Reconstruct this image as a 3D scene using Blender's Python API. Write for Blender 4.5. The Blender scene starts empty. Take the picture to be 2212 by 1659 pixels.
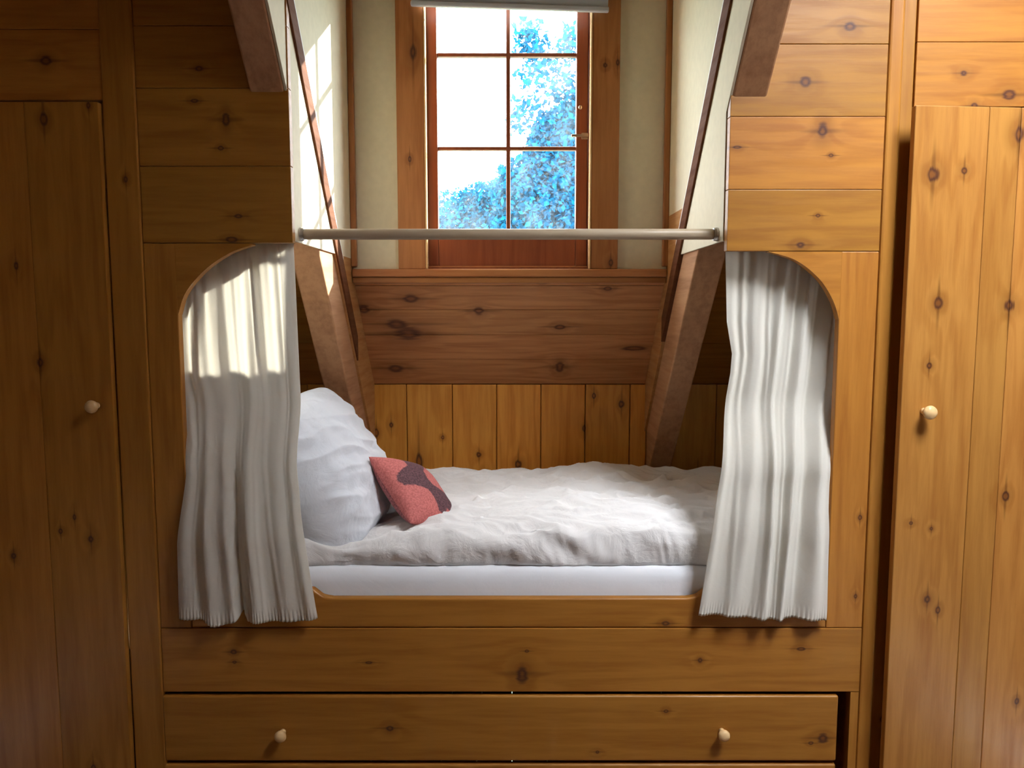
import bpy, bmesh, math, random
from mathutils import Vector, Matrix, noise
random.seed(4)
C = bpy.context.scene.collection
R = math.radians
# ---------------------------------------------------------------- camera frame
FPX, PITCH, CAMH = 1660.0, R(5.6), 1.66
def ray(px, py):
    a = (px-1106)/FPX; b = (829.5-py)/FPX
    return (a, math.cos(PITCH)+b*math.sin(PITCH), -math.sin(PITCH)+b*math.cos(PITCH))
def WY(px, py, Y):
    d = ray(px, py); t = Y/d[1]
    return (d[0]*t, Y, CAMH+d[2]*t)
def WX(px, py, X):
    d = ray(px, py); t = X/d[0]
    return (X, d[1]*t, CAMH+d[2]*t)
YP = 2.30            # front face of the panelling

# ---------------------------------------------------------------- object helpers
def empty(name, loc, label, cat, group=None, rot=(0,0,0)):
    o = bpy.data.objects.new(name, None); C.objects.link(o)
    o.location = loc; o.rotation_euler = rot; o.empty_display_size = .1
    o['label'] = label; o['category'] = cat
    if group: o['group'] = group
    bpy.context.view_layer.update()
    return o
def link(name, me, mat, parent=None, local=False, smooth=False):
    o = bpy.data.objects.new(name, me); C.objects.link(o)
    if mat:
        for m in (mat if isinstance(mat, (list, tuple)) else [mat]): me.materials.append(m)
    if parent:
        o.parent = parent
        if not local:
            bpy.context.view_layer.update()
            o.matrix_parent_inverse = parent.matrix_world.inverted()
    if smooth:
        for p in me.polygons: p.use_smooth = True
    return o
def thing(o, label, cat, group=None):
    o['label'] = label; o['category'] = cat
    if group: o['group'] = group
    return o
def struct(o):
    o['kind'] = 'structure'; return o

class MB:
    """collects boards, prisms and turned shapes; every board carries its own tint"""
    def __init__(s):
        s.bm = bmesh.new(); s.t = s.bm.verts.layers.float.new('tint')
    def _take(s, b, tint):
        tl = b.verts.layers.float.new('tint') if 'tint' not in b.verts.layers.float.keys() else b.verts.layers.float['tint']
        tint = random.random() if tint is None else tint
        for v in b.verts: v[tl] = tint
        me = bpy.data.meshes.new('tmp'); b.to_mesh(me); b.free()
        s.bm.from_mesh(me); bpy.data.meshes.remove(me)
        s.bm.normal_update()
    def box(s, x0, x1, y0, y1, z0, z1, bev=.002, tint=None, seg=2, rot=None):
        b = bmesh.new(); bmesh.ops.create_cube(b, size=1)
        for v in b.verts:
            v.co = Vector(((x0+x1)/2+v.co.x*(x1-x0), (y0+y1)/2+v.co.y*(y1-y0), (z0+z1)/2+v.co.z*(z1-z0)))
        if bev: bmesh.ops.bevel(b, geom=b.edges[:], offset=bev, segments=seg, affect='EDGES', profile=.5)
        if rot is not None: b.transform(rot)
        s._take(b, tint); return s
    def prism(s, pts, axis, a, c, bev=.002, tint=None, seg=2):
        """polygon extruded along an axis: 'y' takes (x,z) points, 'x' takes (y,z) points"""
        f = (lambda p, w: (p[0], w, p[1])) if axis == 'y' else (lambda p, w: (w, p[0], p[1]))
        b = bmesh.new()
        A = [b.verts.new(f(p, a)) for p in pts]; B = [b.verts.new(f(p, c)) for p in pts]
        fa = b.faces.new(A); fb = b.faces.new(B[::-1]); n = len(pts)
        for i in range(n): b.faces.new((A[i], B[i], B[(i+1) % n], A[(i+1) % n]))
        bmesh.ops.recalc_face_normals(b, faces=b.faces[:])
        if bev:
            es = [e for e in b.edges if fa in e.link_faces or fb in e.link_faces]
            bmesh.ops.bevel(b, geom=es, offset=bev, segments=seg, affect='EDGES', profile=.5)
        s._take(b, tint); return s
    def lathe(s, prof, loc, direction=(0,-1,0), n=32, tint=.5):
        """profile of (radius, distance) turned about a direction"""
        b = bmesh.new(); d = Vector(direction).normalized()
        q = d.to_track_quat('Z', 'Y').to_matrix()
        rings = []
        for r, h in prof:
            rings.append([b.verts.new(Vector(loc)+q@Vector((r*math.cos(2*math.pi*i/n), r*math.sin(2*math.pi*i/n), h))) for i in range(n)])
        for k in range(len(rings)-1):
            for i in range(n): b.faces.new((rings[k][i], rings[k][(i+1) % n], rings[k+1][(i+1) % n], rings[k+1][i]))
        b.faces.new(rings[0][::-1]); b.faces.new(rings[-1])
        bmesh.ops.recalc_face_normals(b, faces=b.faces[:])
        s._take(b, tint); return s
    def build(s, name, mat, parent=None, local=False, smooth=False):
        me = bpy.data.meshes.new(name); s.bm.to_mesh(me); s.bm.free()
        return link(name, me, mat, parent, local, smooth)

# ---------------------------------------------------------------- materials
def nt(name):
    m = bpy.data.materials.new(name); m.use_nodes = True
    t = m.node_tree; t.nodes.clear()
    out = t.nodes.new('ShaderNodeOutputMaterial')
    return m, t, out
def N(t, kind, **kw):
    n = t.nodes.new(kind)
    for k, v in kw.items():
        if k.startswith('i_'):
            key = k[2:]; key = int(key) if key.isdigit() else key
            n.inputs[key].default_value = v
        else: setattr(n, k, v)
    return n
def math_(t, op, a, b=None, c=None, clamp=False):
    n = N(t, 'ShaderNodeMath', operation=op, use_clamp=clamp)
    for i, x in enumerate((a, b, c)):
        if x is None: continue
        if isinstance(x, (int, float)): n.inputs[i].default_value = x
        else: t.links.new(x, n.inputs[i])
    return n.outputs[0]
def mix(t, fac, a, b):
    n = N(t, 'ShaderNodeMix', data_type='RGBA')
    for sock, x in ((0, fac), (6, a), (7, b)):
        if isinstance(x, (int, float)): n.inputs[sock].default_value = x
        elif isinstance(x, tuple): n.inputs[sock].default_value = (*x, 1)
        else: t.links.new(x, n.inputs[sock])
    return n.outputs[2]
def ramp(t, fac, lo, hi, a=0., b=1.):
    n = N(t, 'ShaderNodeMapRange', interpolation_type='SMOOTHSTEP')
    t.links.new(fac, n.inputs[0]); n.inputs[1].default_value = lo; n.inputs[2].default_value = hi
    n.inputs[3].default_value = a; n.inputs[4].default_value = b
    return n.outputs[0]

def wood(name, light, dark, grain='x', knots=(), rough=.42, ring=1., tintamt=.3, plane='y', fine=1., knotcol=(.055,.016,.012), spec=.35):
    """knots: (x, y, z, half length along the grain, half width across it)"""
    m, t, out = nt(name); L = t.links.new
    tc = N(t, 'ShaderNodeTexCoord'); att = N(t, 'ShaderNodeAttribute', attribute_name='tint')
    off = math_(t, 'MULTIPLY', att.outputs['Fac'], 37.)
    S = {'x': (1.1, 15, 15), 'z': (15, 15, 1.1), 'y': (15, 1.1, 15)}[grain]
    mp = N(t, 'ShaderNodeVectorMath', operation='MULTIPLY'); mp.inputs[1].default_value = S
    L(tc.outputs['Object'], mp.inputs[0])
    ad = N(t, 'ShaderNodeVectorMath', operation='ADD'); L(mp.outputs[0], ad.inputs[0])
    cb = N(t, 'ShaderNodeCombineXYZ'); [L(off, cb.inputs[i]) for i in range(3)]; L(cb.outputs[0], ad.inputs[1])
    n1 = N(t, 'ShaderNodeTexNoise', i_Scale=.45, i_Detail=3., i_Roughness=.5); L(ad.outputs[0], n1.inputs['Vector'])
    n2 = N(t, 'ShaderNodeTexNoise', i_Scale=3.2*fine, i_Detail=5., i_Roughness=.65); L(ad.outputs[0], n2.inputs['Vector'])
    n3 = N(t, 'ShaderNodeTexNoise', i_Scale=1.7, i_Detail=2.); L(tc.outputs['Object'], n3.inputs['Vector'])
    K = None; K2 = None
    for kx, ky, kz, ku, kv in knots:
        sub = N(t, 'ShaderNodeVectorMath', operation='SUBTRACT'); L(tc.outputs['Object'], sub.inputs[0]); sub.inputs[1].default_value = (kx, ky, kz)
        a = 1/ku; b = 1/kv
        s = {'x': (a, 0, b), 'z': (b, 0, a)}[grain] if plane == 'y' else {'x': (a, 0, b), 'z': (0, b, a)}[grain]
        mu = N(t, 'ShaderNodeVectorMath', operation='MULTIPLY'); L(sub.outputs[0], mu.inputs[0]); mu.inputs[1].default_value = s
        ln = N(t, 'ShaderNodeVectorMath', operation='LENGTH'); L(mu.outputs[0], ln.inputs[0])
        K = ln.outputs['Value'] if K is None else math_(t, 'MINIMUM', K, ln.outputs['Value'])
        if ku/kv < 3:
            m2_ = N(t, 'ShaderNodeVectorMath', operation='MULTIPLY'); L(sub.outputs[0], m2_.inputs[0])
            s2 = [0, 0, 0]; g_ = 'xyz'.index(grain)
            for q_ in range(3): s2[q_] = 0 if s[q_] == 0 else (s[q_]/4.5 if q_ == g_ else s[q_]*2.6)
            m2_.inputs[1].default_value = s2
            l2_ = N(t, 'ShaderNodeVectorMath', operation='LENGTH'); L(m2_.outputs[0], l2_.inputs[0])
            K2 = l2_.outputs['Value'] if K2 is None else math_(t, 'MINIMUM', K2, l2_.outputs['Value'])
    ph = math_(t, 'MULTIPLY', n1.outputs['Fac'], 42.*ring)
    if K is not None:
        K = math_(t, 'ADD', math_(t, 'MULTIPLY', K, .92), math_(t, 'MULTIPLY', math_(t, 'SUBTRACT', n2.outputs['Fac'], .5), 1.5))
        bend = math_(t, 'DIVIDE', 9., math_(t, 'ADD', 1., math_(t, 'MULTIPLY', math_(t, 'MULTIPLY', K, K), .25)))
        ph = math_(t, 'ADD', ph, bend)
    rings = ramp(t, math_(t, 'SINE', ph), -.3, 1.)
    streak = ramp(t, n2.outputs['Fac'], .35, .7)
    f = math_(t, 'ADD', math_(t, 'MULTIPLY', rings, .30), math_(t, 'MULTIPLY', streak, .45))
    f = math_(t, 'ADD', f, math_(t, 'MULTIPLY', ramp(t, n3.outputs['Fac'], .3, .7), .2), clamp=True)
    col = mix(t, f, light, dark)
    hsv = N(t, 'ShaderNodeHueSaturation'); L(col, hsv.inputs['Color'])
    L(math_(t, 'MULTIPLY_ADD', att.outputs['Fac'], tintamt, 1-tintamt/2), hsv.inputs['Value'])
    L(math_(t, 'MULTIPLY_ADD', att.outputs['Fac'], -.009, .506), hsv.inputs['Hue'])
    col = hsv.outputs['Color']
    if K is not None:
        halo = ramp(t, K, .9, 2.6, .38, 0.)
        col = mix(t, halo, col, tuple(c*.62 for c in dark))
        if K2 is not None:
            K2 = math_(t, 'ADD', K2, math_(t, 'MULTIPLY', math_(t, 'SUBTRACT', n2.outputs['Fac'], .5), 1.6))
            col = mix(t, ramp(t, K2, .3, 1.2, .55, 0.), col, tuple(c*.35 for c in dark))
        kn = ramp(t, K, .5, 1.05, 1., 0.)
        inner = mix(t, ramp(t, K, .15, .62, .55, 0.), knotcol, dark)
        col = mix(t, math_(t, 'MULTIPLY', kn, .93), col, inner)
    p = N(t, 'ShaderNodeBsdfPrincipled', i_Roughness=rough)
    p.inputs['Specular IOR Level'].default_value = spec
    L(col, p.inputs['Base Color'])
    L(math_(t, 'MULTIPLY_ADD', streak, .12, rough-.05), p.inputs['Roughness'])
    bp = N(t, 'ShaderNodeBump', i_Strength=.12, i_Distance=.002); L(f, bp.inputs['Height']); L(bp.outputs[0], p.inputs['Normal'])
    L(p.outputs[0], out.inputs[0])
    return m
def plain(name, col, rough=.6, metal=0., bump=0., bscale=60., var=0.):
    m, t, out = nt(name); L = t.links.new
    p = N(t, 'ShaderNodeBsdfPrincipled', i_Roughness=rough, i_Metallic=metal)
    p.inputs['Base Color'].default_value = (*col, 1)
    tc = N(t, 'ShaderNodeTexCoord'); n = N(t, 'ShaderNodeTexNoise', i_Scale=bscale, i_Detail=4.); L(tc.outputs['Object'], n.inputs['Vector'])
    if var: L(mix(t, ramp(t, n.outputs['Fac'], .3, .7), col, tuple(c*(1-var) for c in col)), p.inputs['Base Color'])
    if bump:
        b = N(t, 'ShaderNodeBump', i_Strength=bump, i_Distance=.003); L(n.outputs['Fac'], b.inputs['Height']); L(b.outputs[0], p.inputs['Normal'])
    L(p.outputs[0], out.inputs[0]); return m
def cloth(name, col, trans=.35, bump=.25, scale=9., weave=900.):
    m, t, out = nt(name); L = t.links.new
    tc = N(t, 'ShaderNodeTexCoord')
    n = N(t, 'ShaderNodeTexNoise', i_Scale=scale, i_Detail=5., i_Roughness=.55, i_Distortion=.6); L(tc.outputs['Object'], n.inputs['Vector'])
    w = N(t, 'ShaderNodeTexNoise', i_Scale=weave, i_Detail=1.); L(tc.outputs['Object'], w.inputs['Vector'])
    h = math_(t, 'MULTIPLY_ADD', w.outputs['Fac'], .04, n.outputs['Fac'])
    b = N(t, 'ShaderNodeBump', i_Strength=bump, i_Distance=.02); L(h, b.inputs['Height'])
    d = N(t, 'ShaderNodeBsdfDiffuse', i_Roughness=.8); d.inputs[0].default_value = (*col, 1); L(b.outputs[0], d.inputs['Normal'])
    tr = N(t, 'ShaderNodeBsdfTranslucent'); tr.inputs[0].default_value = (*[c*.95 for c in col], 1); L(b.outputs[0], tr.inputs['Normal'])
    mx = N(t, 'ShaderNodeMixShader', i_Fac=trans); L(d.outputs[0], mx.inputs[1]); L(tr.outputs[0], mx.inputs[2]); L(mx.outputs[0], out.inputs[0])
    return m

PL, PD = (.45, .192, .032), (.305, .108, .013)
def kn(lst, Y=YP, sc=1.):
    """photo knots (px, py, half length px, half width px) to points on the plane Y"""
    out = []
    for px, py, a, b in lst:
        p = WY(px, py, Y); k = Y/FPX*sc
        out.append((p[0], p[1], p[2], a*k, b*k))
    return out
pine_left_boards = wood('pine_boards_left', PL, PD, 'x', kn([(430,148,9,5),(420,218,9,5),(488,258,9,16),(477,320,6,5),(515,467,10,6),(500,518,13,6),(99,131,13,11)]))
pine_right_boards = wood('pine_boards_right', PL, PD, 'x', kn([(1836,56,14,10),(1740,178,13,11),(1777,283,13,18),(1592,318,11,4),(1795,336,5,4),(1767,466,5,4),(1729,529,13,9),(2082,158,10,7),(2180,205,16,13),(2105,229,9,8)]))
pine_left_stile = wood('pine_stile_left', PL, PD, 'z', kn([(274,388,8,5),(104,262,14,9),(97,782,12,9),(205,1160,10,8),(40,1196,8,6),(170,1113,7,4),(140,1143,6,5),(200,232,8,5),(210,1650,8,6),(45,575,10,5)]))
pine_stile = wood('pine_stile', PL, PD, 'z', kn([(1858,1118,6,5),(1848,1288,6,5),(1908,1556,8,6)]))
pine_rail = wood('pine_rail', PL, PD, 'x', kn([(505,1408,8,6),(507,1430,5,4),(797,1431,8,3),(1128,1455,17,26),(1138,1406,5,4),(1438,1347,11,7),(1512,1426,7,7),(1730,1401,10,4)]))
pine_drawer = wood('pine_drawer', PL, PD, 'x', kn([(843,1571,10,9),(1438,1534,6,5),(1776,1592,14,12),(1750,1603,6,4),(1290,1622,5,4)]))
pine_plain = wood('pine_plain', PL, PD, 'x')
pine_plain_up = wood('pine_plain_upright', PL, PD, 'z')
YK = 3.62
pine_knee = wood('pine_knee_planks', (.78,.36,.065), (.56,.20,.028), 'z', kn([(845,918,7,5),(905,998,22,10),(956,945,5,4),(1035,982,7,6),(1120,1003,10,8),(1343,873,9,7),(1283,855,7,5),(1262,925,8,4),(813,935,9,6),(1507,1020,6,6)], YK), tintamt=.35)
pine_slope = wood('pine_slope_boards', (.62,.29,.12), (.38,.145,.05), 'x',
    [(*p[:3], p[3], p[4]) for p in kn([(893,646,17,9),(790,668,14,10),(1035,672,12,9),(880,722,34,14),(855,700,26,10),(840,803,20,10),(1380,755,30,6),(1168,606,7,6),(1210,706,12,6),(1215,800,10,14),(1305,625,9,5)], 3.35)], plane='s', ring=1.2, knotcol=(.09,.028,.018))
rafter_wood = wood('rafter_wood', (.50,.27,.14), (.32,.15,.075), 'y', rough=.7, ring=.6, spec=.2)
casing_wood = wood('casing_wood', (.46,.19,.065), (.30,.10,.03), 'z', kn([(893,115,20,9),(886,345,6,4),(1307,143,6,5),(1333,137,8,4),(1318,568,8,6)], 3.16), rough=.4)
casing_wood_x = wood('casing_wood_x', (.46,.20,.07), (.30,.10,.03), 'x', rough=.4)
sash_wood = wood('sash_wood', (.30,.085,.035), (.20,.045,.02), 'z', rough=.35)
strip_wood = wood('strip_wood', (.15,.055,.022), (.09,.03,.013), 'y', rough=.75, spec=.1)
cheek_wood = wood('cheek_wood', (.55,.28,.10), (.38,.16,.05), 'y', rough=.5)
light_wood = wood('rod_wood', (.52,.42,.30), (.38,.29,.19), 'x', rough=.35, ring=.4)
knob_wood = wood('knob_wood', (.80,.56,.28), (.66,.40,.17), 'x', rough=.3, ring=.5)
plaster = plain('cream_plaster', (.72,.65,.48), .85, bump=.15, bscale=35., var=.05)
white_bead = plain('white_bead', (.82,.80,.76), .6)
steel = plain('latch_metal', (.62,.45,.32), .3, .9)
steel_g = plain('bracket_metal', (.55,.54,.52), .35, .9)
sheet_m = cloth('sheet_cloth', (.88,.89,.92), .05, .25, 6.)
duvet_m = cloth('duvet_cloth', (.90,.885,.875), .08, .55, 11.)
pillow_m = cloth('pillow_cloth', (.88,.91,.96), .08, .5, 9.)
curtain_m = cloth('curtain_cloth', (.92,.90,.84), .45, .12, 14.)
blind_m = plain('blind_fabric', (.42,.46,.55), .7)
dark_wood = plain('shadow_gap_wood', (.16,.08,.035), .8)

# ---------------------------------------------------------------- room shell
XL, XR = -.66, .64            # inner faces of the two rafters and dormer cheeks
YW = 3.17                     # window wall
def under(Y, side): return 2.285-1.2*(Y-2.30) if side < 0 else 2.272-1.10*(Y-2.30)
def slopez(Y): return 1.305+1.113*(YK-Y)
ZC = 3.5
YT = YK-(ZC-1.305)/1.113
def boards(mb, x0, x1, y0, y1, zs, gap=.0006, bev=.0018, **k):
    for a, b in zip(zs[:-1], zs[1:]): mb.box(x0, x1, y0, y1, a+gap, b-gap, bev, **k)

m = MB(); z = 0
xs = [-1.95+.13*i for i in range(31)]
for a, b in zip(xs[:-1], xs[1:]): m.box(a+.001, min(b, 1.98)-.001, -1.6, 3.75, -.04, 0, .002)
struct(m.build('floor', wood('floor_boards', (.20,.11,.06), (.13,.065,.03), 'y')))
room_wood = wood('room_wall_boards', (.22,.12,.05), (.14,.07,.025), 'x')
def wallboards(name, x0, x1, y0, y1):
    m = MB(); boards(m, x0, x1, y0, y1, [i*.18 for i in range(21)], bev=.003); struct(m.build(name, room_wood))
wallboards('wall_left', -2.0, -1.96, -1.6, 3.75)
wallboards('wall_rear', -1.96, 1.99, -1.64, -1.6)
# right-hand wall of the room
m = MB(); boards(m, 1.99, 2.03, -1.6, 3.75, [i*.18 for i in range(21)], bev=.003); struct(m.build('wall_right', room_wood))
# ceilings: flat part with a roof window opening, slope at both sides of the dormer
SX0, SX1, SY0, SY1 = 1.05, 1.90, .45, 1.35
m = MB()
m.box(-2.0, SX0, -1.64, SY1, ZC, ZC+.04, 0); m.box(SX1, 2.03, -1.64, SY1, ZC, ZC+.04, 0)
m.box(SX0, SX1, -1.64, SY0, ZC, ZC+.04, 0); m.box(-2.0, 2.03, SY1, YT+.02, ZC, ZC+.04, 0)
m.box(XL-.05, XR+.05, YT+.02, YW+.1, ZC, ZC+.04, 0)
m.box(-2.05, 2.08, YT+.01, YT+.06, ZC+.041, ZC+.06, 0)
struct(m.build('ceiling', pine_plain))
def slab(mb, x0, x1, Ya, Yb, th=.03, tint=None):
    mb.prism([(Ya, slopez(Ya)), (Yb, slopez(Yb)), (Yb+th, slopez(Yb)+th), (Ya+th, slopez(Ya)+th)], 'x', x0, x1, .003, tint)
m = MB()
n = 11
for i in range(n):
    Ya = YT+(YK-YT)*i/n; Yb = YT+(YK-YT)*(i+1)/n
    slab(m, -1.965, XL-.0125, Ya, Yb-.002); slab(m, XR+.0125, 1.995, Ya, Yb-.002)
for a, b in ((-1.98, XL-.0125), (XR+.0125, 2.01)): m.prism([(YT-.03, slopez(YT-.03)+.05), (YK+.06, slopez(YK+.06)+.05), (YK+.06, slopez(YK+.06)+.08), (YT-.03, slopez(YT-.03)+.08)], 'x', a, b, 0, .5)
struct(m.build('ceiling_slope', pine_plain))
# boards on the roof slope under the window
m = MB()
zc = [1.806, 1.755, 1.655, 1.545, 1.43, 1.306]
for i in range(len(zc)-1):
    Ya = YK-(zc[i]-1.305)/1.113; Yb = YK-(zc[i+1]-1.305)/1.113
    slab(m, XL-.07, XR+.07, Ya+.001, Yb-.001, .03, [.75, .55, .35, .6, .45][i])
m.prism([(YW+.13, slopez(YW+.13)+.05), (YK+.06, slopez(YK+.06)+.05), (YK+.06, slopez(YK+.06)+.08), (YW+.13, slopez(YW+.13)+.08)], 'x', -1.98, 2.0, 0, .5)
struct(m.build('wall_slope', pine_slope))
# side returns of the same boards deep in the niche, beyond the rafters
# knee wall of upright planks
m = MB()
kx = [-1.97, -1.7, -1.45, -1.2, -.97, -.74, -.715, -.50, -.283, -.073, .137, .348, .56, .64, .76, .97, 1.16, 1.4, 1.65, 2.0]
kt = [.4,.5,.6,.4,.6,.5,.35,.45,.55,.75,.7,.25,.5,.55,.1,.1,.4,.5,.4]
for i in range(len(kx)-1): m.box(kx[i]+.0015, kx[i+1]-.0015, YK, YK+.03, -.02, 1.303, .004, kt[i])
m.box(-1.97, 2.0, YK+.031, YK+.05, -.02, 1.36, 0, .5)
struct(m.build('wall_knee', pine_knee))
# window wall
def hole_wall(mb, x0, x1, z0, z1, hx0, hx1, hz0, hz1, y0, y1):
    mb.box(x0, hx0, y0, y1, z0, z1, 0); mb.box(hx1, x1, y0, y1, z0, z1, 0)
    mb.box(hx0, hx1, y0, y1, z0, hz0, 0); mb.box(hx0, hx1, y0, y1, hz1, z1, 0)
wx0, _, wz0 = WY(919, 581, YW); wx1 = WY(1279, 300, YW)[0]; wz1 = 2.98
m = MB(); hole_wall(m, XL-.02, XR+.02, 1.79, ZC, wx0, wx1, wz0, wz1, YW, YW+.12)
struct(m.build('wall_window', plaster))

# dormer cheeks, their trim and the rafters
for side, X in ((-1, XL), (1, XR)):
    u = lambda Y: under(Y, side)
    yb = lambda z: 2.30-(z-(2.285 if side < 0 else 2.272))/(1.2 if side < 0 else 1.10)
    x0, x1 = (X+.0003, X+.008) if side < 0 else (X-.008, X-.0003)
    zb = 1.862
    poly = [(2.335, zb), (YW+.01, zb), (YW+.01, ZC), (yb(ZC), ZC), (2.299, u(2.299)+.004), (2.335, u(2.335)+.004)]
    m = MB(); m.prism(poly, 'x', min(x0, x1), max(x0, x1), .001, .5)
    struct(m.build('wall_left_dormer' if side < 0 else 'wall_right_dormer', plaster))
    # wooden boards filling the cheek between rafter top and roof boards
    m = MB()
    top = 1.862 if side < 0 else 2.03
    pts = [(YK, u(YK)+.26), (YK, 1.33), (YW+.005, 1.84), (YW+.005, top)]
    if side > 0: pts += [(yb(top-.30), top)]
    else: pts += [(yb(top-.26), top)]
    a, b = (X-.02, X+.0085) if side < 0 else (X-.0085, X+.02)
    if side > 0: a -= .001
    m.prism(pts, 'x', a, b, .001, .4)
    struct(m.build('trim_1' if side < 0 else 'trim_2', cheek_wood))
    # dark strip along the top of the rafter and the white bead above it
    m = MB(); y0, y1 = yb(3.3), 3.22
    lo, hi = .262, .365
    a, b = (X-.01, X+.016) if side < 0 else (X-.016, X+.01)
    m.prism([(y0, u(y0)+lo), (y1, u(y1)+lo), (y1, u(y1)+hi), (y0, u(y0)+hi)], 'x', a, b, .002, .5)
    struct(m.build('trim_3' if side < 0 else 'trim_4', strip_wood))
    m = MB(); y1 = 2.98
    a, b = (X-.01, X+.014) if side < 0 else (X-.014, X+.01)
    m.prism([(y0, u(y0)+hi+.002), (y1, u(y1)+hi+.002), (y1, u(y1)+hi+.022), (y0, u(y0)+hi+.022)], 'x', a, b, .002, .5)
    struct(m.build('trim_5' if side < 0 else 'trim_6', white_bead))
    # corner fillet
    m = MB(); a, b = (X+.008, X+.03) if side < 0 else (X-.03, X-.008)
    m.box(a, b, YW-.028, YW+.001, 1.83, ZC, .004, .5)
    struct(m.build('trim_7' if side < 0 else 'trim_8', casing_wood))
    # rafter
    m = MB(); a, b = (X-.10, X) if side < 0 else (X, X+.10)
    if side < 0: b -= .0005
    ys, ye = 1.62, YK-.004
    m.prism([(ys, u(ys)), (ye, u(ye)), (ye, u(ye)+.262), (ys, u(ys)+.262)], 'x', a, b, .006, .5 if side > 0 else .6)
    o = m.build('rafter', rafter_wood)
    thing(o, ('sloping timber rafter behind the head of the bed, rising beside the white pillow' if side < 0 else
              'sloping timber rafter at the foot of the bed, shaded brown beside the right curtain'), 'beam')

# sill ledge under the window
m = MB(); z0 = WY(1100, 598, YW-.03)[2]; z1 = WY(1100, 583, YW-.03)[2]
m.box(XL+.012, XR-.012, YW-.035, YW+.005, z0, z1+.004, .006, .8)
m.box(XL+.012, XR-.012, YW-.02, YW+.005, z0-.025, z0-.001, .003, .3)
struct(m.build('trim_9', casing_wood_x))

# ---------------------------------------------------------------- window
def part_of(root):
    return lambda mb, name, mat, **k: mb.build(name, mat, root, **k)
win = bpy.data.objects.new('window_1', None); C.objects.link(win); win.location = (0, YW, wz0); win['kind'] = 'structure'
bpy.context.view_layer.update()
P = part_of(win)
c0 = WY(857, 300, YW-.02)[0]; c1 = WY(1339, 200, YW-.02)[0]
zl = z1+.004
m = MB(); m.box(c0, wx0+.004, YW-.022, YW+.002, zl, 3.1, .003, .6); P(m, 'casing', casing_wood)
m = MB(); m.box(wx1-.004, c1, YW-.022, YW+.002, zl, 3.1, .003, .4); P(m, 'casing', casing_wood)
m = MB(); m.box(c0, c1, YW-.024, YW+.002, 2.98, 3.1, .003, .5); P(m, 'casing', casing_wood_x)
# pale strips: the light on the casing's inner edges, put in as colour
for xa in (wx0+.0045, wx1-.0105):
    m = MB(); m.box(xa, xa+.006, YW-.025, YW+.02, zl+.002, 2.975, .001, .9); P(m, 'casing_lit_edge', knob_wood)
YS = YW+.05
sx0 = WY(921, 400, YS)[0]; sx1 = WY(1270, 400, YS)[0]; gx0 = WY(947, 400, YS)[0]; gx1 = WY(1243, 400, YS)[0]
sz0 = WY(1100, 577, YS)[2]; gz0 = WY(1100, 507, YS)[2]
h1 = WY(1100, 119, YS)[2]; h2 = WY(1100, 321, YS)[2]; vx = WY(1098, 300, YS)[0]; gz1 = h1+(h1-h2)*.92
# jamb lining
m = MB(); m.box(wx0-.001, sx0+.002, YW+.022, YW+.118, wz0, wz1, .001); m.box(sx1-.002, wx1+.001, YW+.022, YW+.118, wz0, wz1, .001)
m.box(wx0, wx1, YW+.012, YW+.118, wz0-.001, sz0, .001); m.box(wx0, wx1, YW+.022, YW+.118, gz1+.055, wz1, .001)
P(m, 'window_frame', sash_wood)
m = MB(); m.box(sx0+.003, gx0, YS-.012, YS+.028, sz0+.002, gz1+.05, .004, .7); m.box(gx1, sx1-.003, YS-.012, YS+.028, sz0+.002, gz1+.05, .004, .5)
m.box(gx0, gx1, YS-.012, YS+.028, sz0+.002, gz0, .004, .6); m.box(gx0, gx1, YS-.012, YS+.028, gz1, gz1+.05, .004, .6)
sash = P(m, 'sash', sash_wood)
mw = .0085
m = MB(); m.box(vx-mw, vx+mw, YS-.006, YS+.022, gz0, gz1, .003, .5); m.build('muntin', sash_wood, sash)
for h in (h1, h2):
    m = MB(); m.box(gx0, gx1, YS-.0055, YS+.0215, h-mw*.85, h+mw*.85, .003, .5); m.build('muntin', sash_wood, sash)
# glass with a haze of condensation
gm, t, out = nt('hazy_glass'); L = t.links.new
tc = N(t, 'ShaderNodeTexCoord')
nz = N(t, 'ShaderNodeTexNoise', i_Scale=6., i_Detail=6., i_Roughness=.7); L(tc.outputs['Object'], nz.inputs['Vector'])
sp = N(t, 'ShaderNodeTexNoise', i_Scale=90., i_Detail=3.); L(tc.outputs['Object'], sp.inputs['Vector'])
hz = math_(t, 'ADD', ramp(t, nz.outputs['Fac'], .3, .75, 0.0, .022), ramp(t, sp.outputs['Fac'], .5, .75, 0., .018))
tr = N(t, 'ShaderNodeBsdfTransparent'); tr.inputs[0].default_value = (.96,.985,.99,1)
tl = N(t, 'ShaderNodeBsdfTranslucent'); tl.inputs[0].default_value = (.8,.9,.95,1)
gl = N(t, 'ShaderNodeBsdfGlossy', i_Roughness=.03); gl.inputs[0].default_value = (1,1,1,1)
m1 = N(t, 'ShaderNodeMixShader'); L(hz, m1.inputs[0]); L(tr.outputs[0], m1.inputs[1]); L(tl.outputs[0], m1.inputs[2])
m2 = N(t, 'ShaderNodeMixShader', i_Fac=.04); L(m1.outputs[0], m2.inputs[1]); L(gl.outputs[0], m2.inputs[2]); L(m2.outputs[0], out.inputs[0])
for i, (a, b) in enumerate(((gx0, vx-mw), (vx+mw, gx1))):
    for c, d in ((gz0, h2-mw*.85), (h2+mw*.85, h1-mw*.85), (h1+mw*.85, gz1)):
        m = MB(); m.box(a-.003, b+.003, YS+.006, YS+.010, c-.003, d+.003, 0, .5); m.build('pane', gm, sash)
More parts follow.
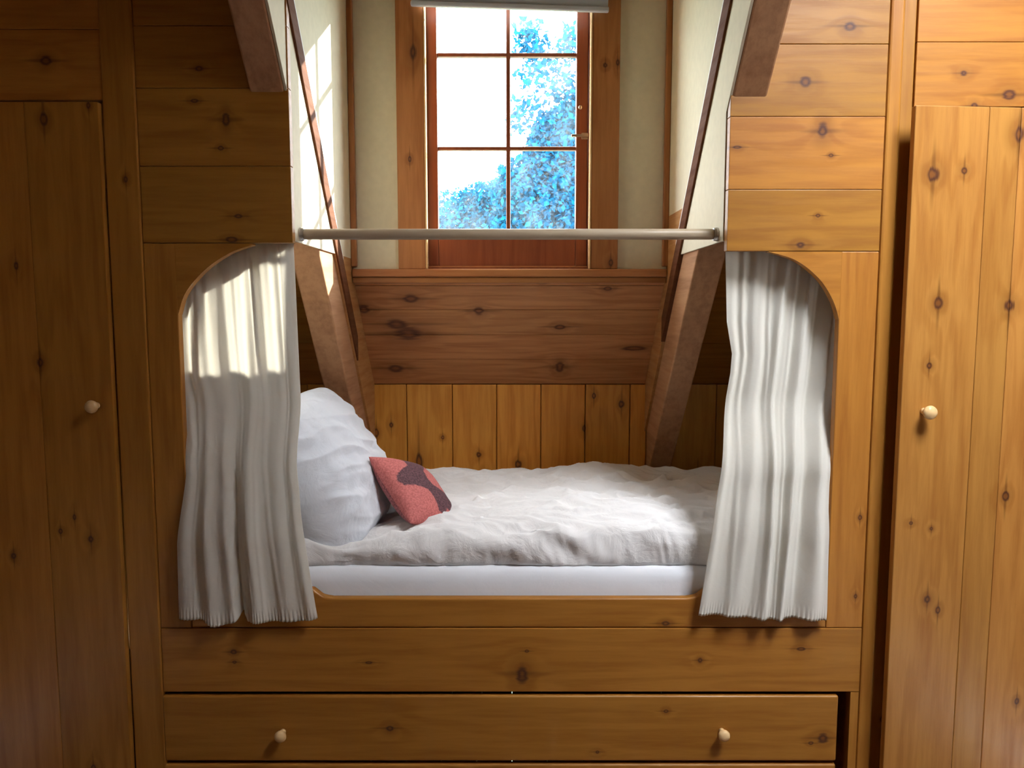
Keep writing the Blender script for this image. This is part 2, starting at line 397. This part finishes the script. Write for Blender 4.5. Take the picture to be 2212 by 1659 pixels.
# latch and screw cup
m = MB(); a = WY(1234, 293, YS-.02); b = WY(1271, 294, YS-.02)
m.box(a[0], b[0], YS-.03, YS-.018, a[2]-.006, a[2]+.004, .002); m.box(b[0]-.028, b[0], YS-.02, YS-.011, a[2]-.014, a[2]+.012, .003)
P(m, 'latch_handle', steel)
a = WY(1254, 232, YS-.015); m = MB(); m.lathe([(.008,0),(.009,.003),(.006,.007),(.001,.008)], (a[0], YS-.011, a[2])); P(m, 'latch_stud', steel, smooth=True)

# roller blind pulled up at the top of the window
YB = YW-.045
a = WY(887, 14, YB); b = WY(1315, 28, YB)
bl = empty('roller_blind', (0, YB, a[2]), 'blue-grey roller blind rolled up across the top of the window', 'blind')
m = MB()
rot = Matrix.Translation((a[0], YB, a[2])) @ Matrix.Rotation(math.atan2(b[2]-a[2], b[0]-a[0])*-1, 4, 'Y')
w = b[0]-a[0]
m.box(0, w, -.012, .008, 0, .022, .006, .5, rot=rot)
m.build('hem_bar', plain('hem_bar_metal', (.50,.53,.62), .4), bl)
m = MB(); m.box(.004, w-.004, -.004, -.001, .018, .15, 0, .5, rot=rot); m.build('blind_fabric', blind_m, bl)
m = MB(); m.lathe([(.03,0),(.03,w+.01)], (a[0]-.005, YB+.0, a[2]+.165), (1,0,0), 24); m.build('roller', blind_m, bl, smooth=False)

# ---------------------------------------------------------------- built-in bed
bed = empty('built_in_bed', (0, 2.31, 0), 'honey pine built-in alcove bed with arched opening and long drawers beneath', 'bed')
B = lambda mb, name, mat, **k: mb.build(name, mat, bed, **k)
T0, T1 = YP, YP+.03
LX, RX = -1.090, 1.086          # inner edges of the tall stiles
OL, OR = -.648, .635            # sides of the open dormer well
AL, AR = -.995, .975            # sides of the arched opening
# horizontal boards, left and right
m = MB(); boards(m, LX, OL, T0, T1, [1.853, 2.075, 2.296, 2.47, 2.72], tint=None); B(m, 'wall_board_panel', pine_left_boards)
m = MB(); boards(m, OR, RX, T0, T1, [1.829, 2.008, 2.216, 2.419, 2.72]); B(m, 'wall_board_panel', pine_right_boards)
# tall stiles
m = MB(); m.box(-1.187, LX-.001, T0-.006, T1, 0, 2.72, .004, .35); B(m, 'stile', pine_left_stile)
m = MB(); m.box(RX+.001, 1.127, T0-.006, T1, 0, 2.72, .006, .55); B(m, 'stile', pine_stile)
# arched frame
def smoothpts(pts, n=8):
    out = []
    for i in range(len(pts)-1):
        p0 = pts[max(i-1, 0)]; p1 = pts[i]; p2 = pts[i+1]; p3 = pts[min(i+2, len(pts)-1)]
        for k in range(n):
            s = k/n
            out.append(tuple(.5*((2*p1[j])+(-p0[j]+p2[j])*s+(2*p0[j]-5*p1[j]+4*p2[j]-p3[j])*s*s+(-p0[j]+3*p1[j]-3*p2[j]+p3[j])*s**3) for j in (0, 1)))
    out.append(pts[-1]); return out
arcL = smoothpts([(-.995,1.642),(-.976,1.697),(-.943,1.742),(-.893,1.788),(-.83,1.826),(-.767,1.8475)])
arcR = smoothpts([(.975,1.628),(.956,1.683),(.912,1.748),(.841,1.802),(.758,1.828)])
m = MB(); m.prism(arcL+[(-.767,1.852),(-.996,1.852)], 'y', T0, T1, 0, .3); B(m, 'arch_spandrel', pine_left_boards)
m = MB(); m.prism(arcR+[(.976,1.828)], 'y', T0, T1, 0, .7); B(m, 'arch_spandrel', pine_right_boards)
m = MB(); m.box(LX, AL, T0, T1, .674, 1.852, .0025, .45); B(m, 'stile', pine_left_stile)
m = MB(); m.box(AR, RX, T0, T1, .674, 1.828, .0025, .8); B(m, 'stile', pine_stile)
# sill rail with the dipped middle
sill = [(AL+.001, .674), (AR-.001, .674), (AR-.001, .80), (.63, .80)]+smoothpts([(.60,.797),(.585,.785),(.57,.774),(.54,.768)], 5)+\
       smoothpts([(-.555,.768),(-.585,.774),(-.60,.785),(-.615,.797)], 5)+[(-.645,.80), (AL+.001, .80)]
m = MB(); m.prism(sill, 'y', T0+.0005, T1, .006, .5, 3); B(m, 'sill_rail', pine_rail)
m = MB(); m.box(LX, RX, T0-.0015, T1, .467, .6725, .002, .5); B(m, 'rail', pine_rail)
m = MB(); m.box(LX, -1.103, T0, T1, 0, .4665, .001, .5); m.box(1.060, RX, T0, T1, 0, .466, .001, .5); m.box(-1.10, 1.058, T0, T1, 0, .02, .001); B(m, 'base_frame', pine_stile)
m = MB(); m.box(-1.13, 1.11, T1+.002, YK-.01, .50, .55, .002); m.box(-1.13, -1.108, T1+.002, YK-.01, .001, .5, .002); m.box(1.09, 1.11, T1+.002, YK-.01, .001, .5, .002)
B(m, 'bed_platform', pine_plain)
m = MB(); m.box(-1.20, -1.17, T1+.002, YK, .001, 1.9, .002); B(m, 'end_panel', pine_plain)
m = MB(); m.box(1.14, 1.17, T1+.002, YK, .001, 1.9, .002); B(m, 'end_panel', pine_plain)
# drawers
def knob(mb, loc, d=(0,-1,0), s=1.):
    mb.lathe([(r*s, h*s) for r, h in ((.009,0),(.0085,.006),(.0075,.012),(.011,.018),(.0165,.023),(.0185,.030),(.0165,.036),(.010,.040),(.002,.0415))], loc, d, 28, .7)
def drawer(z0, z1, knobs):
    m = MB(); m.box(-1.094, 1.021, T0-.006, T0+.016, z0, z1, .006, .35 if z0 > .2 else .5, 3)
    m.box(-1.08, 1.0, T0+.017, T0+.032, z0+.012, z1-.03, .001); m.box(-1.08, -1.066, T0+.032, 3.2, z0+.012, z1-.03, .001); m.box(.986, 1.0, T0+.032, 3.2, z0+.012, z1-.03, .001)
    d = B(m, 'drawer', pine_drawer)
    for px, py in knobs:
        p = WY(px, py, T0-.02); m = MB(); knob(m, (p[0], T0-.007, p[2])); m.build('knob', knob_wood, d, smooth=True)
drawer(.2405, .4555, [(609, 1585), (1561, 1583)])
drawer(.022, .2295, [(609, 1800), (1561, 1800)])

# ---------------------------------------------------------------- cupboards either side
cl = empty('cupboard', (-1.58, 2.30, 0), 'shaded pine cupboard left of the bed with a small round knob', 'cupboard')
m = MB(); boards(m, -1.96, -1.188, T0, T1, [2.262, 2.46, 2.72]); m.build('header_panel', pine_left_boards, cl)
m = MB(); m.box(-1.96, -1.90, T0, T1, .001, 2.26, .002); m.build('jamb', pine_left_stile, cl)
m = MB(); xs = [-1.895, -1.64, -1.405, -1.1915]
for a, b, tt in zip(xs[:-1], xs[1:], (.3, .75, .45)): m.box(a+.0006, b-.0006, T0-.022, T0+.002, .012, 2.252, .0015, tt)
dl = m.build('door', pine_left_stile, cl)
p = WY(205, 877, T0-.035); m = MB(); knob(m, (p[0], T0-.023, p[2]), s=1.05); m.build('knob', knob_wood, dl, smooth=True)

cr = empty('cupboard', (1.58, 2.30, 0), 'sunlit pine cupboard right of the bed with its door slightly ajar', 'cupboard')
m = MB(); boards(m, 1.168, 1.985, T0, T1, [2.243, 2.425, 2.72]); m.build('header_panel', pine_right_boards, cr)
m = MB(); m.box(1.129, 1.166, T0+.006, T1, .001, 2.72, .003, .2); m.box(1.93, 1.985, T0, T1, .001, 2.24, .002); m.build('jamb', pine_stile, cr)
HX, HYY, W = 1.925, T0-.016, .795
ang = R(4.6)
hinge = Matrix.Translation((HX, HYY, 0)) @ Matrix.Rotation(ang, 4, 'Z')
def kloc(px, py, a, b):
    # point of the ajar door seen at a pixel, in the door's own frame
    d = Vector(ray(px, py)); o = Vector((0, 0, CAMH)); nrm = hinge.to_3x3() @ Vector((0, -1, 0)); q = hinge @ Vector((0, 0, 0))
    tt = (q-o).dot(nrm)/d.dot(nrm); w = hinge.inverted() @ (o+d*tt); k = 2.25/FPX
    return (w.x, w.y, w.z, a*k, b*k)
door_kn = [kloc(*q) for q in [(2016,377,16,15),(2083,369,8,8),(2202,290,20,15),(2027,655,14,11),(2180,660,15,12),(2007,790,8,7),(2172,1072,11,9),(2003,1295,11,9),(2026,1318,9,6),(1968,1130,5,5),(2012,1142,5,5),(2196,1515,9,6)]]
pine_door = wood('pine_door_right', (.45,.205,.045), (.30,.11,.018), 'z', door_kn, rough=.38)
m = MB(); xs = [-W, -.575, -.48, -.29, 0]
for a, b, tt in zip(xs[:-1], xs[1:], (.6, .45, .85, .7)): m.box(a+.0005, b-.0005, 0, .022, .012, 2.228, .0025, tt)
bpy.context.view_layer.update()
dr = link('door', bpy.data.meshes.new('door'), pine_door, None)
m.bm.to_mesh(dr.data); m.bm.free()
dr.parent = cr; dr.matrix_parent_inverse = cr.matrix_world.inverted(); dr.matrix_basis = hinge
q = kloc(1994, 888, 1, 1); m = MB(); knob(m, (q[0], -.001, q[2]), s=1.1)
kb = m.build('knob', knob_wood, dr, local=True, smooth=True)

# ---------------------------------------------------------------- curtain pole across the dormer
pr = WY(1545, 516, 2.40); pl = WY(648, 515, 2.40)
rodY = 2.40; rz = 1.888
rod = empty('curtain_pole', (0, rodY, rz), 'pale wooden pole spanning the opening across the front of the window', 'pole')
m = MB(); m.lathe([(.0155,0),(.0165,.01),(.0165,XR-XL-.05),(.0155,XR-XL-.04)], (XL+.02, rodY, rz), (1,0,0), 32); m.build('pole', light_wood, rod, smooth=True)
for xx, dd in ((XL+.0085, 1), (XR-.0085, -1)):
    m = MB(); m.lathe([(.021,0),(.021,.004),(.019,.012),(.0175,.012)], (xx, rodY, rz), (dd,0,0), 28); m.build('end_bracket', steel_g, rod, smooth=False)

# ---------------------------------------------------------------- curtains
def interp(tab, z, smooth=False):
    tab = sorted(tab)
    if z <= tab[0][0]: return tab[0][1]
    for (a, va), (b, vb) in zip(tab[:-1], tab[1:]):
        if z <= b:
            s = (z-a)/(b-a); s = s*s*(3-2*s) if smooth else s
            return va+(vb-va)*s
    return tab[-1][1]
def curtain(name, ltab, rtab, ytab, hem, fold, ztop, label, nu=220, nv=150):
    bm = bmesh.new(); g = []
    for j in range(nv+1):
        row = []
        for i in range(nu+1):
            u = i/nu; zb = hem(u); v = j/nv; z = ztop+(zb-ztop)*v
            xa, xb = interp(ltab, z), interp(rtab, z)
            fx, fy = fold(u, z)
            k_ = (z-.70)/(ztop-.70); la = interp(ltab, .70)*(1-k_)+interp(ltab, ztop)*k_; ra = interp(rtab, .70)*(1-k_)+interp(rtab, ztop)*k_
            x = la+(ra-la)*u+(xa-la)*(1-u)**3+(xb-ra)*u**3+fx*4*u*(1-u); y = interp(ytab, z, True)+fy
            nn = noise.noise(Vector((x*6, z*2.2, 3)))*.006*min(1, v*3)+noise.noise(Vector((x*26, z*5, 8)))*.0015
            if v > .965: nn += .0025*math.sin(u*260)*(v-.965)/.035
            row.append(bm.verts.new((x, y+nn, z)))
        g.append(row)
    for j in range(nv):
        for i in range(nu): bm.faces.new((g[j][i], g[j+1][i], g[j+1][i+1], g[j][i+1]))
    me = bpy.data.meshes.new(name); bm.to_mesh(me); bm.free()
    o = link(name, me, curtain_m, smooth=True)
    s = o.modifiers.new('thickness', 'SOLIDIFY'); s.thickness = .0012; s.offset = 0
    thing(o, label, 'curtain', None)
    return o
def bumps(u, lst):
    """sum of soft ridges: (centre, width, height toward the room)"""
    return -sum(h*math.exp(-((u-c)/w)**2) for c, w, h in lst)
def lf(u, z):
    t = max(0, min(1, (1.85-z)/1.1))           # 0 top .. 1 bottom
    d = .05*(t-.5)
    a = .7+.5*t; lowdamp = 1-.35*max(0, t-.8)/.2
    y = bumps(u, [(.06+d*.3,.06,.018),(.24+d,.07,.026),(.36+d*1.6,.05,.024),(.60-d*1.4,.075,.030),(.82-d*.5,.05,.014),(.95,.05,.020)])*a*lowdamp
    y += bumps(u, [(.15-d,.018,.005),(.50+d,.02,.007),(.71+d*2,.018,.007),(.66-d,.014,.004),(.885,.012,.005)])*(1-.4*t)
    y += .020*math.exp(-((u-.435-.02*(1-t))/.022)**2)*max(0, (t-.45))*2.2
    y += .0016*math.sin(u*83+z*3)*(1.2-t)
    return .010*math.sin(u*13+z*2)*t, y
def hemL(u):
    z = .708
    if u < .2: z += .006
    z -= .014*math.exp(-((u-.29)/.07)**2)
    z += .030*math.exp(-((u-.44)/.022)**2)
    z += .010*max(0, u-.85)/.15
    return z
curtain('curtain', [(.69,-1.020),(.95,-1.014),(1.16,-.985),(1.25,-.995),(1.33,-1.02),(1.45,-1.05),(1.9,-1.06)],
        [(.69,-.590),(.85,-.613),(1.05,-.638),(1.2,-.652),(1.45,-.66),(1.85,-.672)],
        [(.69,2.272),(.97,2.275),(1.15,2.295),(1.4,2.385),(1.9,2.40)], hemL, lf, 1.88,
        'sunlit cream curtain hanging at the head of the bed beside the white pillow')
def rf(u, z):
    t = max(0, min(1, (1.85-z)/1.1))
    a = .7+.6*t; lowdamp = 1-.4*max(0, t-.8)/.2
    f = .16*max(0, t-.42)                                   # fold fanning out from the pinch
    y = bumps(u, [(.03,.05,.014),(.26+f*.2,.06,.020),(.47-.10*t+f,.04,.030),(.66-.03*t,.035,.030),(.85+.02*t,.06,.026)])*a*lowdamp
    y += bumps(u, [(.14+f,.022,.008),(.36+.04*t,.018,.006),(.57,.014,.006),(.74,.016,.005)])*(1-.3*t)
    y += .016*math.exp(-((u-.755)/.04)**2)*a*lowdamp
    if u > .86: y += .03*((u-.86)/.14)**.8*max(0, 1-t*1.25)
    y += .0016*math.sin(u*78-z*4)*(1.2-t)
    return .010*math.sin(u*12+z*3)*t, y
curtain('curtain', [(.69,.566),(.72,.568),(.9,.592),(1.06,.615),(1.25,.645),(1.46,.678),(1.52,.682),(1.62,.664),(1.86,.655)],
        [(.69,.965),(.9,.962),(1.05,.962),(1.2,.972),(1.30,.99),(1.42,1.02),(1.86,1.06)],
        [(.69,2.274),(.97,2.276),(1.15,2.295),(1.4,2.385),(1.9,2.40)],
        lambda u: .728-.020*u+.003*math.sin(u*9), rf, 1.86,
        'cream curtain hanging at the foot of the bed, bunched in vertical folds on the right')

# ---------------------------------------------------------------- bedding
def soft_box(name, x0, x1, y0, y1, z0, z1, rad, mat, disp, nx=120, ny=60, nz=8, parent=None, topf=None):
    """rounded slab with a draped surface"""
    bm = bmesh.new(); bmesh.ops.create_cube(bm, size=2)
    bm.free(); bm = bmesh.new()
    V = {}
    def vert(i, j, k):
        key = (i, j, k)
        if key in V: return V[key]
        cx, cy, cz = (x0+x1)/2, (y0+y1)/2, (z0+z1)/2
        p = Vector((x0+(x1-x0)*i/nx, y0+(y1-y0)*j/ny, z0+(z1-z0)*k/nz))
        q = Vector((min(max(p.x, x0+rad), x1-rad), min(max(p.y, y0+rad), y1-rad), min(max(p.z, z0+rad), z1-rad)))
        d = p-q
        nrm = Vector((0, 0, 1))
        if d.length > 1e-6:
            m_ = max(abs(d.x), abs(d.y), abs(d.z)); d = d.normalized()*m_; nrm = d.normalized()
        p = q+d
        p = disp(p, nrm, k/nz)
        V[key] = bm.verts.new(p); return V[key]
    def quad(a, b, c, d): bm.faces.new([vert(*a), vert(*b), vert(*c), vert(*d)])
    for i in range(nx):
        for j in range(ny):
            quad((i,j,nz),(i+1,j,nz),(i+1,j+1,nz),(i,j+1,nz)); quad((i,j+1,0),(i+1,j+1,0),(i+1,j,0),(i,j,0))
    for i in range(nx):
        for k in range(nz):
            quad((i,0,k),(i+1,0,k),(i+1,0,k+1),(i,0,k+1)); quad((i+1,ny,k),(i,ny,k),(i,ny,k+1),(i+1,ny,k+1))
    for j in range(ny):
        for k in range(nz):
            quad((0,j+1,k),(0,j,k),(0,j,k+1),(0,j+1,k+1)); quad((nx,j,k),(nx,j+1,k),(nx,j+1,k+1),(nx,j,k+1))
    bmesh.ops.recalc_face_normals(bm, faces=bm.faces[:])
    me = bpy.data.meshes.new(name); bm.to_mesh(me); bm.free()
    return link(name, me, mat, parent, smooth=True)
def md(p, n, k):
    f = noise.noise(Vector((p.x*2.5, p.y*3, p.z*14)))*.004+.002*math.sin(p.z*190+p.x*2)*(1 if n.y < -.5 else 0)
    return p+n*f
mat_o = soft_box('mattress', -1.10, 1.08, 2.342, 3.56, .552, .842, .035, sheet_m, md, 130, 50, 16)
thing(mat_o, 'white sheeted mattress resting on the pine bed base', 'mattress')
def hump(p, cx, cy, sx, sy, h): return h*math.exp(-((p.x-cx)/sx)**2-((p.y-cy)/sy)**2)
crnd = random.Random(12)
CREASES = [(-.02,2.46,.20,2.44,.016,.022),(.02,2.50,.32,2.56,.012,.018),(.30,2.42,.62,2.50,.014,.025),(.10,2.60,.45,2.95,.011,.02),(.05,3.2,.30,2.95,.013,.02),
           (.35,3.25,.62,2.85,.012,.018),(.45,2.62,.75,2.95,.014,.02),(.40,3.0,.85,3.2,.012,.022),(-.35,3.0,.15,3.1,.010,.03),(-.3,2.55,.05,2.7,.010,.03),(-.5,2.44,-.1,2.42,.010,.02),(.15,3.33,.0,3.1,.015,.02)]
for q_ in range(34):
    a_ = crnd.uniform(-.5, .95); b_ = crnd.uniform(2.42, 3.3); th_ = crnd.gauss(.35, .6); l_ = crnd.uniform(.08, .28)
    CREASES.append((a_, b_, a_+l_*math.cos(th_), b_+l_*math.sin(th_), crnd.uniform(.008, .018), crnd.uniform(.008, .018)))
def dd(p, n, k):
    top = max(0, n.z) if n.z > 0 else 0
    h = 0
    h += hump(p, .34, 3.15, .22, .25, .040)+hump(p, .55, 2.75, .35, .3, .028)+hump(p, .25, 2.65, .22, .2, .012)
    h -= hump(p, -.66, 2.7, .24, .45, .045)+hump(p, .12, 3.3, .06, .2, .012)+hump(p, -.45, 2.5, .12, .2, .015)
    h += .018*noise.noise(Vector((p.x*3.2+5, p.y*4.5, 1)))
    # long creases
    c = noise.noise(Vector((p.x*2.1+p.y*2.7, p.y*9-p.x*3.1, 4)))
    h += .016*(1-abs(c)*2.2)
    c2 = noise.noise(Vector((p.x*9+p.y*4, p.y*13+p.x*3, 14)))
    h += .013*(1-abs(c2)*2)
    for ax, ay, bx, by, hh, ww in CREASES:
        ex, ey = bx-ax, by-ay; l2 = ex*ex+ey*ey; t_ = max(0, min(1, ((p.x-ax)*ex+(p.y-ay)*ey)/l2))
        t_w = math.sin(math.pi*min(1, max(0, t_)))**.5
        d_ = math.hypot(p.x-ax-ex*t_, p.y-ay-ey*t_-.02*math.sin(t_*6+ax*9))
        if d_ < ww*3: h += hh*t_w*math.exp(-(d_/ww)**2)
    z = p.z+(h*(k**1.0) if k > .25 else 0)
    q = Vector((p.x, p.y, z))
    if n.y < -.3:        # front edge: gathered pleats of the closure
        w = math.exp(-((p.x-.10)/.17)**2)+.8*math.exp(-((p.x-.42)/.16)**2)
        q.y += (.003*math.sin(p.x*190+p.z*60+5*noise.noise(Vector((p.x*9, p.z*8, 0))))*w*max(0, .3+2*noise.noise(Vector((p.x*11, 1, 5))))+.020*noise.noise(Vector((p.x*5, p.z*14, 2)))+.010*noise.noise(Vector((p.x*22, p.z*16, 6))))*(-n.y)
        # tucked-in dent
        q.y += .030*math.exp(-((p.x-.12-(.9-p.z)*1.6)/.05)**2)*k*(-n.y)-.016*math.exp(-((p.x-.24-(.9-p.z)*1.3)/.05)**2)*k*(-n.y)
    return q
du = soft_box('duvet', -.80, 1.06, 2.372, 3.40, .832, .930, .040, duvet_m, dd, 330, 150, 14)
du.location.z = .003
thing(du, 'rumpled white duvet spread flat over the mattress', 'duvet')

def pillow_mesh(name, sx, sy, th, mat, wr=.006, pinch=.10, n=90, attr=None, seed=0., sag=0., rc=.0):
    bm = bmesh.new(); lay = bm.verts.layers.float.new('pat')
    G = []
    for s in (1, -1):
        g = []
        for j in range(n+1):
            row = []
            for i in range(n+1):
                a = 2*i/n-1; b = 2*j/n-1
                if s == -1 and (i in (0, n) or j in (0, n)): row.append(G[0][j][i]); continue
                e = (max(0, 1-abs(a)**2.6)*max(0, 1-abs(b)**2.6))**.5
                x = a*sx/2*(1-pinch*(1-abs(b)**1.6 if False else (1-b*b))*abs(a)**3); y = b*sy/2*(1-pinch*(1-a*a)*abs(b)**3)
                z = s*th/2*e
                x *= 1-rc*a*a*b*b; y *= 1-rc*a*a*b*b
                c = noise.noise(Vector((x*4+seed, y*13+x*4, s*2)))
                z += wr*(1-2*abs(c))*min(1, e*2)*s
                c = noise.noise(Vector((x*16+seed, y*26, s*5)))
                z += wr*.45*c*min(1, e*2)
                z += sag*th*(-b)*e*s*.5
                v = bm.verts.new((x, y, z))
                if attr and s == 1: v[lay] = attr((a+1)/2, (b+1)/2)
                row.append(v)
            g.append(row)
        G.append(g)
    for s, g in enumerate(G):
        for j in range(n):
            for i in range(n):
                q = (g[j][i], g[j][i+1], g[j+1][i+1], g[j+1][i])
                bm.faces.new(q if s == 0 else q[::-1])
    me = bpy.data.meshes.new(name); bm.to_mesh(me); bm.free()
    return link(name, me, mat, smooth=True)
def orient(o, centre, u, v):
    """u: local x, v: local y; local z faces out"""
    u = Vector(u).normalized(); v = Vector(v); v = (v-u*v.dot(u)).normalized(); w = u.cross(v)
    M = Matrix((u, v, w)).transposed().to_4x4(); M.translation = Vector(centre); o.matrix_world = M
pw = pillow_mesh('pillow', .68, .56, .27, pillow_m, .017, .02, seed=3., sag=.35, rc=.13, n=130)
orient(pw, (-.655, 2.70, 1.10), (.06, 1, .10), (-.42, .0, .90))
thing(pw, 'large white pillow propped upright against the head end of the bed', 'pillow')

# cushion pattern, traced polygons in its own face (u across, v up)
def inpoly(pts, x, y):
    """signed distance-like value: positive inside"""
    ins = False; d = 9
    for (x1, y1), (x2, y2) in zip(pts, pts[1:]+pts[:1]):
        if (y1 > y) != (y2 > y) and x < (x2-x1)*(y-y1)/(y2-y1)+x1: ins = not ins
        ex, ey = x2-x1, y2-y1; tt = max(0, min(1, ((x-x1)*ex+(y-y1)*ey)/(ex*ex+ey*ey)))
        d = min(d, math.hypot(x-x1-ex*tt, y-y1-ey*tt))
    return d if ins else -d
dark_poly = [(.56,1.05),(1.05,1.05),(1.0,.96),(.90,.85),(.73,.72),(.69,.58),(.72,.49),(.88,.43),(1.05,.42),(1.05,.16),(.93,.11),(.80,.17),(.72,.09),(.62,.13),(.60,.26),(.55,.40),(.36,.46),(.23,.48),(.18,.57),(.21,.64),(.31,.70),(.47,.78),(.53,.90)]
cm, t, out = nt('cushion_cloth'); L = t.links.new
at = N(t, 'ShaderNodeAttribute', attribute_name='pat'); tc = N(t, 'ShaderNodeTexCoord')
nn_ = N(t, 'ShaderNodeTexNoise', i_Scale=160., i_Detail=3.); L(tc.outputs['Object'], nn_.inputs['Vector'])
f = ramp(t, math_(t, 'ADD', at.outputs['Fac'], math_(t, 'MULTIPLY', math_(t, 'SUBTRACT', nn_.outputs['Fac'], .5), .02)), -.012, .012)
pk = mix(t, ramp(t, nn_.outputs['Fac'], .35, .65), (.66,.20,.18), (.50,.13,.12)); dk = mix(t, ramp(t, nn_.outputs['Fac'], .35, .65), (.17,.075,.085), (.08,.035,.045))
p = N(t, 'ShaderNodeBsdfPrincipled', i_Roughness=.9); L(mix(t, f, pk, dk), p.inputs['Base Color'])
bp = N(t, 'ShaderNodeBump', i_Strength=.4, i_Distance=.002); L(nn_.outputs['Fac'], bp.inputs['Height']); L(bp.outputs[0], p.inputs['Normal']); L(p.outputs[0], out.inputs[0])
cu = pillow_mesh('cushion', .30, .30, .12, cm, .002, .05, n=110, attr=lambda u, v: inpoly(dark_poly, u+.13, v+.03), seed=9.)
orient(cu, (-.342, 2.672, 1.010), (.50, .84, -.30), (-.72, .12, .70))
thing(cu, 'small pink cushion with a dark purple pattern leaning on the white pillow', 'cushion')

# ---------------------------------------------------------------- outside
leaf_m, t, out = nt('tree_leaves'); L = t.links.new
d = N(t, 'ShaderNodeBsdfDiffuse'); tr = N(t, 'ShaderNodeBsdfTranslucent'); tc = N(t, 'ShaderNodeTexCoord')
nn_ = N(t, 'ShaderNodeTexNoise', i_Scale=1.2, i_Detail=3.); L(tc.outputs['Object'], nn_.inputs['Vector'])
cc = mix(t, ramp(t, nn_.outputs['Fac'], .35, .65), (.002,.08,.17), (.003,.09,.16)); L(cc, d.inputs[0]); L(cc, tr.inputs[0])
mx = N(t, 'ShaderNodeMixShader', i_Fac=.15); L(d.outputs[0], mx.inputs[1]); L(tr.outputs[0], mx.inputs[2]); L(mx.outputs[0], out.inputs[0])
def tree(name, cx, cy, h, rx, n, label, blobs, z0=-2.5):
    root = empty(name, (cx, cy, z0), label, 'tree', 'trees outside the window')
    rnd = random.Random(int(cx*100)); bm = bmesh.new()
    for k in range(n):
        bx, bz, br, thin = blobs[k % len(blobs)] if len(blobs[k % len(blobs)]) == 4 else (*blobs[k % len(blobs)], 1.)
        if rnd.random() > thin: continue
        dv = Vector((rnd.gauss(0,1), rnd.gauss(0,1), rnd.gauss(0,1))).normalized()*br*(.35+.75*rnd.random())
        p = Vector((bx, cy, bz))+dv
        s = .042*(.6+rnd.random()); e1 = Vector((rnd.uniform(-1,1), rnd.uniform(-1,1), rnd.uniform(-1,1))).normalized()*s
        e2 = e1.cross(Vector((rnd.uniform(-1,1), rnd.uniform(-1,1), rnd.uniform(-1,1)))).normalized()*s*.6
        bm.faces.new([bm.verts.new(p-e1), bm.verts.new(p+e2), bm.verts.new(p+e1), bm.verts.new(p-e2)])
    me = bpy.data.meshes.new('foliage'); bm.to_mesh(me); bm.free(); link('foliage', me, leaf_m, root)
    m = MB(); m.lathe([(rx*.07, 0), (rx*.02, h*.95)], (cx, cy, z0), (0,0,1), 12); m.build('trunk', strip_wood, root)
tree('tree', 1.2, 11.0, 6.0, 2.0, 70000, 'blue-green tree filling the right half of the window', [(.80,3.95,.5),(1.22,3.4,.95),(.60,2.85,.80),(.60,2.85,.80),(1.32,4.35,.7),(1.3,2.0,1.2),(.9,3.2,.7),(.15,2.2,.8),(.22,3.25,.5),(.62,3.75,.45),(.25,5.35,.28,.05),(.45,4.9,.40,.06),(.9,5.3,.3,.05),(.2,4.3,.3,.04)])
tree('tree', -.7, 14.5, 4.6, 1.8, 24000, 'lower hazy blue-green tree behind the bottom panes of the window', [(-.45,3.35,.62),(-.95,3.0,.8),(-.3,2.3,.9),(-1.1,2.2,.6)])
m = MB(); m.box(-40, 40, 4.2, 60, -2.56, -2.5, 0, .5); g = m.build('ground', plain('meadow', (.10,.20,.12), .9, bump=.3, bscale=2., var=.3)); struct(g)

# ---------------------------------------------------------------- light
world = bpy.data.worlds.new('World'); bpy.context.scene.world = world; world.use_nodes = True
t = world.node_tree; bg = t.nodes['Background']; bg.inputs[0].default_value = (.90,.94,1.0,1); bg.inputs[1].default_value = 16.5
sun = bpy.data.lights.new('sun', 'SUN'); sun.energy = 22; sun.angle = R(.6); sun.color = (1,.93,.82)
so = bpy.data.objects.new('sun', sun); C.objects.link(so)
dirv = Vector((-1.12, -1.0, -.60))
so.rotation_euler = dirv.to_track_quat('-Z', 'Y').to_euler()
# daylight through the roof window behind the camera on the right
al = bpy.data.lights.new('roof_window_daylight', 'AREA'); al.shape = 'RECTANGLE'; al.size = SX1-SX0; al.size_y = SY1-SY0; al.energy = 24.5; al.color = (.90,.95,1); al.spread = R(90)
ao = bpy.data.objects.new('roof_window_daylight', al); C.objects.link(ao); ao.location = ((SX0+SX1)/2, (SY0+SY1)/2, ZC+.05); ao.rotation_euler = (R(38), 0, 0)
# portal at the dormer window
po = bpy.data.lights.new('window_portal', 'AREA'); po.shape = 'RECTANGLE'; po.size = wx1-wx0; po.size_y = wz1-wz0; po.cycles.is_portal = True
pp = bpy.data.objects.new('window_portal', po); C.objects.link(pp); pp.location = ((wx0+wx1)/2, YW+.13, (wz0+wz1)/2); pp.rotation_euler = (R(-90), 0, 0)

# ---------------------------------------------------------------- camera and view
cam = bpy.data.cameras.new('camera'); cam.sensor_width = 36; cam.lens = 36*FPX/2212; cam.clip_start = .02
co = bpy.data.objects.new('camera', cam); C.objects.link(co); co.location = (0, 0, CAMH); co.rotation_euler = (R(90)-PITCH, 0, 0)
sc = bpy.context.scene; sc.camera = co
sc.view_settings.view_transform = 'Standard'; sc.view_settings.look = 'None'; sc.view_settings.exposure = .18; sc.view_settings.gamma = 1
sc.view_settings.use_curve_mapping = False
sc.cycles.use_denoising = True; sc.cycles.max_bounces = 6; sc.cycles.diffuse_bounces = 4; sc.cycles.glossy_bounces = 2; sc.cycles.transparent_max_bounces = 8
sc.cycles.use_adaptive_sampling = True; sc.cycles.adaptive_threshold = .15; sc.cycles.adaptive_min_samples = 16
sc.cycles.sample_clamp_indirect = 6
